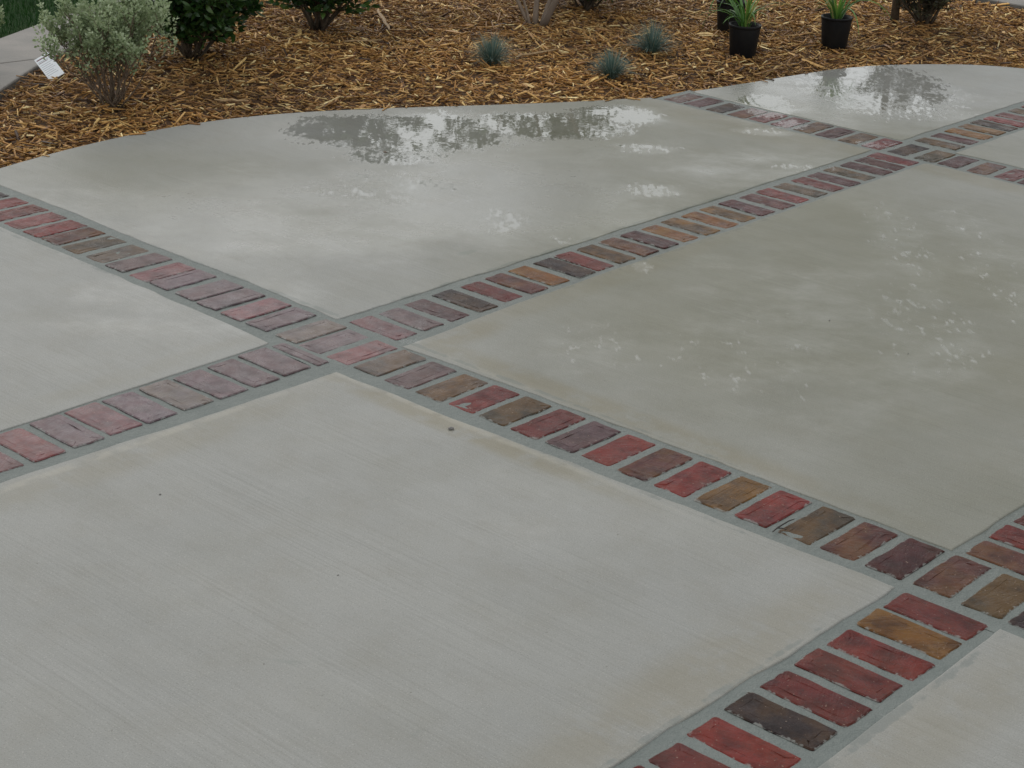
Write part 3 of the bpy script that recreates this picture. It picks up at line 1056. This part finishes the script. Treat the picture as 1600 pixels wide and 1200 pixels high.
def sage(loc, size, seed, label, nst=26):
    rr = np.random.default_rng(seed)
    root = empty('sage_shrub', (*loc, zt(*loc) - .01))
    tag(root, label, 'shrub', 'silvery sage shrubs')
    lp, ld, lt = [], [], []
    for i in range(nst):
        az = 2 * math.pi * (i + rr.uniform(-.4, .4)) / nst * 2.618
        lean = rr.uniform(.12, 1.05)
        ln = size * rr.uniform(.62, .90)
        pts = curve_stem(rr, (rr.normal() * .018, rr.normal() * .018, 0), (math.cos(az) * lean, math.sin(az) * lean, 1), ln, .05, 7, .10)
        mb = MB()
        mb.tube(pts, np.linspace(.0045, .0016, 8) * rr.uniform(.8, 1.3), 5)
        tips = [(pts[-1], pts[-1] - pts[-2], ln * .16)]
        for j in range(3, 7):
            for _ in range(2):
                a2 = rr.uniform(0, 6.28)
                sub = curve_stem(rr, pts[j], (math.cos(a2) * .8, math.sin(a2) * .8, .9), ln * rr.uniform(.16, .30), .08, 4, .18)
                mb.tube(sub, np.linspace(.0018, .0008, 5), 4)
                tips.append((sub[-1], sub[-1] - sub[-2], ln * .12))
                tips.append((sub[2], sub[3] - sub[2], ln * .10))
        mb.build('stem', M['stem'], root)
        for (p, d, sl) in tips:
            if p.z < size * .34 and rr.uniform() < .62: continue
            d = (d.normalized() + Vector((0, 0, .7))).normalized()
            m = int(rr.uniform(30, 48)) if p.z > size * .45 else int(rr.uniform(5, 10))
            for q in range(m):
                t = rr.uniform(-.35, 1.0)
                a = rr.uniform(0, 6.28)
                o = Vector((math.cos(a), math.sin(a), rr.normal() * .3))
                lp.append(p + d * (t * sl * 1.1) + o * (.006 + .010 * (1 - max(t, 0))) * rr.uniform(.4, 1.5))
                ld.append(o * .9 + d * .8)
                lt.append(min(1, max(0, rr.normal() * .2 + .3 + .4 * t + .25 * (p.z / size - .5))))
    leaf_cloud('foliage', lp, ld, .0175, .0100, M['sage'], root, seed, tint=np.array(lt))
    return root


def evergreen(loc, size, wid, seed, label, nst=14, mat='dark', leafl=.055, leafw=.024, low=.10, name='evergreen_shrub', group='dark evergreen shrubs', per=8, bare=0.0):
    rr = np.random.default_rng(seed)
    root = empty(name, (*loc, zt(*loc) - .01))
    tag(root, label, 'shrub', group)
    lp, ld = [], []
    for i in range(nst):
        az = i * 2.39996 + rr.uniform(-.3, .3)
        lean = wid * rr.uniform(.15, 1.0)
        ln = size * rr.uniform(.75, 1.0)
        pts = curve_stem(rr, (rr.normal() * .02, rr.normal() * .02, 0), (math.cos(az) * lean, math.sin(az) * lean, 1), ln, .03, 8, .10)
        mb = MB()
        mb.tube(pts, np.linspace(.008, .002, 9) * rr.uniform(.8, 1.2), 5)
        for j in range(2, 9):
            for _ in range(4 if j > 2 else 2):
                a2 = rr.uniform(0, 6.28)
                sub = curve_stem(rr, pts[j], (math.cos(a2), math.sin(a2), rr.uniform(.1, .9)), ln * rr.uniform(.12, .28) * (1.15 - .05 * j), .05, 4, .2)
                mb.tube(sub, np.linspace(.0028, .001, 5), 4)
                for q in range(1, 5):
                    if sub[q].z < size * low * rr.uniform(.5, 1.4): continue
                    if rr.uniform() < bare: continue
                    for _k in range(per // 2):
                        a = rr.uniform(0, 6.28)
                        o = Vector((math.cos(a), math.sin(a), rr.normal() * .5))
                        lp.append(sub[q] + o * .008)
                        ld.append(o + (sub[q] - sub[q - 1]).normalized() * .6)
        mb.build('stem', M['darkstem'], root)
    leaf_cloud('foliage', lp, ld, leafl, leafw, M[mat], root, seed)
    return root


sage((-1.80, 7.83), .57, 31, 'silvery green sage shrub on thin brown stems beside the white tag')
sage((-2.62, 8.25), .46, 32, 'silvery green sage shrub cut off by the left edge of the photo', 20)
evergreen((-1.62, 8.80), .70, 1.10, 41, 'dark glossy evergreen shrub just right of the silvery sage', 18)
evergreen((-1.10, 9.58), .76, 1.05, 42, 'dark evergreen shrub at the top edge, next right after the nearest evergreen', 16)
evergreen((.34, 10.50), .55, 1.1, 43, 'dark low evergreen shrub behind the multi-stemmed tree', 16, low=.08)
evergreen((2.26, 10.46), .55, .95, 44, 'sparse brownish twiggy shrub beside the thin tree stem', 18, 'olive', .028, .010, .03, 'twiggy_shrub', None, 8, .25)


def tree(name, loc, label, stems, mat_bark, mat_leaf, leafl, leafw, per, seed, group=None, sides=8):
    """stems: list of (lean vector, length, base radius, first-branch height fraction, branches, branch length)"""
    rr = np.random.default_rng(seed)
    z = zt(*loc) - .02 if abs(loc[0]) < 4 and loc[1] < 13 else -.16
    root = empty(name, (*loc, z))
    tag(root, label, 'tree', group)
    lp, ld = [], []
    for (off, lean, ln, rad, fb, nb, bl, sub_n) in stems:
        pts = curve_stem(rr, (off[0], off[1], 0), (lean[0], lean[1], 1), ln, .05, 12, .045)
        mb = MB()
        rads = np.linspace(rad, rad * .28, 13)
        rads[0] *= 1.25
        mb.tube(pts, rads, sides)
        mb.build('trunk', mat_bark, root)
        lm = MB()
        for b in range(nb):
            t = fb + (1 - fb) * (b + rr.uniform(0, 1)) / nb
            i = min(int(t * 12), 11)
            f = t * 12 - i
            p = pts[i].lerp(pts[i + 1], f)
            a = b * 2.39996 + rr.uniform(-.4, .4)
            L1 = bl * rr.uniform(.6, 1.1) * (1.15 - .55 * t)
            br = curve_stem(rr, p, (math.cos(a), math.sin(a), rr.uniform(.3, .9)), L1, .02, 6, .12)
            lm.tube(br, np.linspace(rads[i] * .45, rad * .05, 7), 5)
            for c in range(sub_n):
                k = 1 + c * 5 // max(sub_n, 1)
                a2 = rr.uniform(0, 6.28)
                tw = curve_stem(rr, br[min(k + 1, 6)], (math.cos(a2), math.sin(a2), rr.uniform(-.2, .8)), L1 * rr.uniform(.25, .5), .0, 4, .2)
                lm.tube(tw, np.linspace(rad * .10, rad * .03, 5), 4)
                for q in range(1, 5):
                    for _ in range(per):
                        o = Vector(rr.normal(size=3))
                        lp.append(tw[q] + o * (L1 * .055))
                        ld.append(o + Vector((0, 0, -.3)))
        lm.build('branches', mat_bark, root)
    leaf_cloud('crown', lp, ld, leafl, leafw, mat_leaf, root, seed)
    return root


# multi-stemmed little tree in the bed, its crown above the frame
tree('small_tree', (.045, 9.93), 'small tree with several smooth tan stems rising from one base',
     [((-.02, .0), (-.62, .05), .98, .012, .45, 8, .42, 5), ((.025, -.01), (.42, -.10), 1.08, .020, .45, 9, .36, 5), ((-.005, .02), (.02, .15), 1.05, .016, .45, 8, .34, 5), ((.02, .02), (.30, .25), 1.0, .012, .45, 7, .4, 4),
      ((-.03, -.01), (-.30, -.1), .9, .008, .5, 5, .3, 4)], M['bark'], M['myrtle'], .055, .024, 3, 51)
tree('slender_tree', (2.085, 10.48), 'thin dark upright tree stem standing in the mulch right of the pots',
     [((0, 0), (.05, .02), 3.0, .021, .22, 22, .95, 6)], M['darkstem'], M['myrtle'], .05, .020, 2, 52)
# tree added out of view, only for its reflection and shade on the right
tree('added_shade_tree', (9.6, 16.5), 'large broad unseen shade tree added to darken the wet slab at far right',
     [((0, 0), (-.06, -.03), 10.0, .22, .22, 44, 4.8, 13)], M['treebark'], M['myrtle'], .22, .11, 8, 53)


def fescue(px, py, size, seed, label):
    x, y = px2xy(px, py)
    rr = np.random.default_rng(seed)
    mb = MB()
    for i in range(560):
        az = rr.uniform(0, 6.28)
        lean = rr.uniform(0, 1) ** .8 * 1.35
        L = size * rr.uniform(.6, 1.1)
        d = Vector((math.cos(az), math.sin(az), 0))
        b = d * rr.uniform(0, .02)
        pts = []
        for t in (0, .35, .7, 1):
            pts.append(b + d * (L * t * math.sin(min(lean, 1.45) * (.55 + .45 * t))) + Vector((0, 0, L * t * math.cos(min(lean, 1.5) * (.5 + .5 * t)))))
        side = Vector((-d.y, d.x, 0))
        mb.ribbon(pts, [.0022, .0026, .002, .0004], side, rr.uniform(0, 1), .1)
    o = mb.build('fescue_tuft', M['fescue'])
    o.location = (x, y, zt(x, y))
    return tag(o, label, 'grass tuft', 'blue fescue tufts in the mulch')


fescue(768, 104, .165, 61, 'blue green fescue tuft standing alone left of the other two')
fescue(955, 119, .150, 62, 'blue green fescue tuft nearest the concrete, front one of the right pair')
fescue(1018, 87, .180, 63, 'blue green fescue tuft rear one of the right pair')


def potted(px, py, h, rt, seed, label, nl, tilt=(0, 0)):
    x, y = px2xy(px, py)
    rr = np.random.default_rng(seed)
    root = empty('potted_plant', (x, y, zt(x, y) + .004))
    root.rotation_euler = (tilt[0], tilt[1], rr.uniform(0, 6))
    tag(root, label, 'potted plant', 'nursery pots set on the mulch')
    rb = rt * .82
    mb = MB()
    mb.lathe([(rb * .96, 0), (rb, .006), (rt * .985, h - .02), (rt * .985, h), (rt * .93, h), (rt * .90, h - .03)], 32)
    pot = mb.build('pot', M['plastic'], root)
    mb = MB()
    mb.lathe([(rt * .99, h - .016), (rt * 1.025, h - .014), (rt * 1.03, h - .003), (rt * 1.02, h + .002), (rt * .99, h + .002)], 32, False)
    mb.build('rim', M['plastic'], pot)
    mb = MB()
    mb.lathe([(rt * .92, h - .026), (rt * .6, h - .020), (rt * .2, h - .017), (.001, h - .016)], 24, False)
    mb.build('soil', M['soil'], root)
    for i in range(nl):
        az = rr.uniform(0, 6.28)
        L = rr.uniform(.18, .42)
        e0 = rr.uniform(.9, 1.5)
        dr = rr.uniform(.9, 2.6)
        d = Vector((math.cos(az), math.sin(az), 0))
        p = d * rr.uniform(.0, .03) + Vector((0, 0, h - .02))
        pts = [p.copy()]
        e = e0
        for s_ in range(7):
            p = p + (d * math.cos(e) + Vector((0, 0, math.sin(e)))) * (L / 7)
            e -= dr / 7
            pts.append(p.copy())
        w = rr.uniform(.009, .014)
        m2 = MB()
        m2.ribbon(pts, [w * .8, w, w, w, w * .9, w * .7, w * .45, w * .08], Vector((-d.y, d.x, 0)), rr.uniform(0, 1) if rr.uniform() < .9 else 1.0, .25)
        m2.build('leaf', M['lily'], root)
    return root


potted(1160, 86, .165, .082, 71, 'black nursery pot with strappy green leaves, nearest the concrete edge', 30)
potted(1139, 52, .165, .080, 72, 'black nursery pot half hidden behind the nearest pot', 24)
potted(1303, 71, .165, .082, 73, 'black nursery pot with strappy leaves standing alone on the right', 30)

# plant tag leaning by the sage
tx, ty = px2xy(90, 127)
tg = empty('plant_tag', (tx, ty, zt(tx, ty) + .012))
tag(tg, 'white printed plant tag leaning at the foot of the silvery shrub', 'tag')
w2, h2 = .038, .128


def tag_box(name, x0, x1, y0, y1, z0, z1, mat):
    V = [(x0, y0, z0), (x1, y0, z0), (x1, y1, z0), (x0, y1, z0), (x0, y0, z1), (x1, y0, z1), (x1, y1, z1), (x0, y1, z1)]
    return mesh_obj(name, V, [tuple(q) for q in QF.tolist()], mat, tg)


tag_box('card', -w2, w2, 0, h2, 0, .0012, M['card'])
tag_box('heading', -w2 * .85, w2 * .80, h2 * .885, h2 * .925, .0012, .0016, M['printhead'])
for q, (a, b) in enumerate([(.80, .9), (.755, .7)]):
    tag_box('print_line', -w2 * .85, w2 * (b * 1.6 - .75), h2 * a, h2 * (a + .018), .0012, .0016, M['printhead'] if q == 1 else M['print'])
for q in range(7):
    a = .66 - q * .075
    tag_box('print_line', -w2 * .85, w2 * (.75 - .5 * ((q * 37) % 10) / 10), h2 * a, h2 * (a + .014), .0012, .0015, M['print'])
tg.rotation_euler = (Matrix.Rotation(math.radians(12), 3, 'Z') @ Matrix.Rotation(math.radians(50), 3, 'X') @ Matrix.Rotation(math.radians(33), 3, 'Z')).to_euler()

# ------------------------------------------------------------------ small litter
def pebble(px, py, s, label, seed, mat='stone', name='pebble', flat=.6):
    x, y = px2xy(px, py)
    rr = np.random.default_rng(seed)
    V, F = [], []
    rows, seg = 5, 9
    for i in range(rows + 1):
        th = math.pi * i / rows
        for k_ in range(seg):
            a = 2 * math.pi * k_ / seg
            q = 1 + rr.normal() * .10
            V.append((s * 1.3 * math.sin(th) * math.cos(a) * q, s * math.sin(th) * math.sin(a) * q, s * flat * math.cos(th) * q))
    for i in range(rows):
        for k_ in range(seg):
            a, b = i * seg + k_, i * seg + (k_ + 1) % seg
            F.append((a, a + seg, b + seg, b))
    o = mesh_obj(name, V, F, M[mat], None, True)
    o.location = (x, y, s * flat * .75)
    o.rotation_euler = (0, 0, rr.uniform(0, 3))
    return tag(o, label, 'pebble', 'loose grit on the slab')


pebble(705, 671, 0.0066, 'small dark pebble on the slab just below the long brick band', 1)
pebble(250, 773, .0026, 'tiny dark crumb on the lower left slab', 2)
pebble(528, 899, .0019, 'tiny dark crumb near the middle of the front slab', 3)
pebble(1296, 501, .0026, 'tiny dark crumb on the right hand wet slab', 4)
pebble(1419, 553, .0023, 'tiny dark crumb farthest right on the wet slab', 5)
pebble(602, 238, .007, 'small dark leaf scrap at the edge of the far puddle', 6, 'deadleaf', 'leaf_scrap', .3)

mb = MB()
pts = [px2xy(a, b) for a, b in ((1207, 835), (1214, 829), (1222, 826), (1232, 818), (1241, 815))]
mb.tube([(a, b, .007 + .004 * (i == 2)) for i, (a, b) in enumerate(pts)], [.0014, .0022, .002, .0018, .001], 6)
f0 = px2xy(1229, 831)
mb.tube([(pts[1][0], pts[1][1], .007), ((pts[1][0] + f0[0]) / 2, (pts[1][1] + f0[1]) / 2, .008), (f0[0], f0[1], .006)], [.0018, .0014, .0008], 6)
tag(mb.build('twig', M['twig']), 'thin black forked twig lying across the corner of a brick', 'twig')

for (pa, pb, rad, lab, sd_) in [((590, 22), (609, 52), .010, 'pale bare stick lying in mulch right of the dark shrubs', 1),
                                ((806, 99), (868, 88), .007, 'long pale splinter lying right of the lone fescue tuft', 2),
                                ((535, 74), (598, 71), .006, 'long pale splinter lying below the second dark shrub', 3),
                                ((336, 155), (388, 155), .006, 'long pale splinter lying close to the slab below the evergreen', 4)]:
    a, b = px2xy(*pa), px2xy(*pb)
    rr = np.random.default_rng(sd_)
    mb = MB()
    P = []
    for t in np.linspace(0, 1, 7):
        x, y = a[0] + (b[0] - a[0]) * t, a[1] + (b[1] - a[1]) * t
        P.append((x + rr.normal() * .004, y + rr.normal() * .004, zt(x, y) + .024 + rr.normal() * .002))
    mb.tube(P, np.array([.5, .9, 1, 1, .9, .8, .4]) * rad, 5)
    tag(mb.build('wood_stick', M['splinter'], None, False), lab, 'stick')
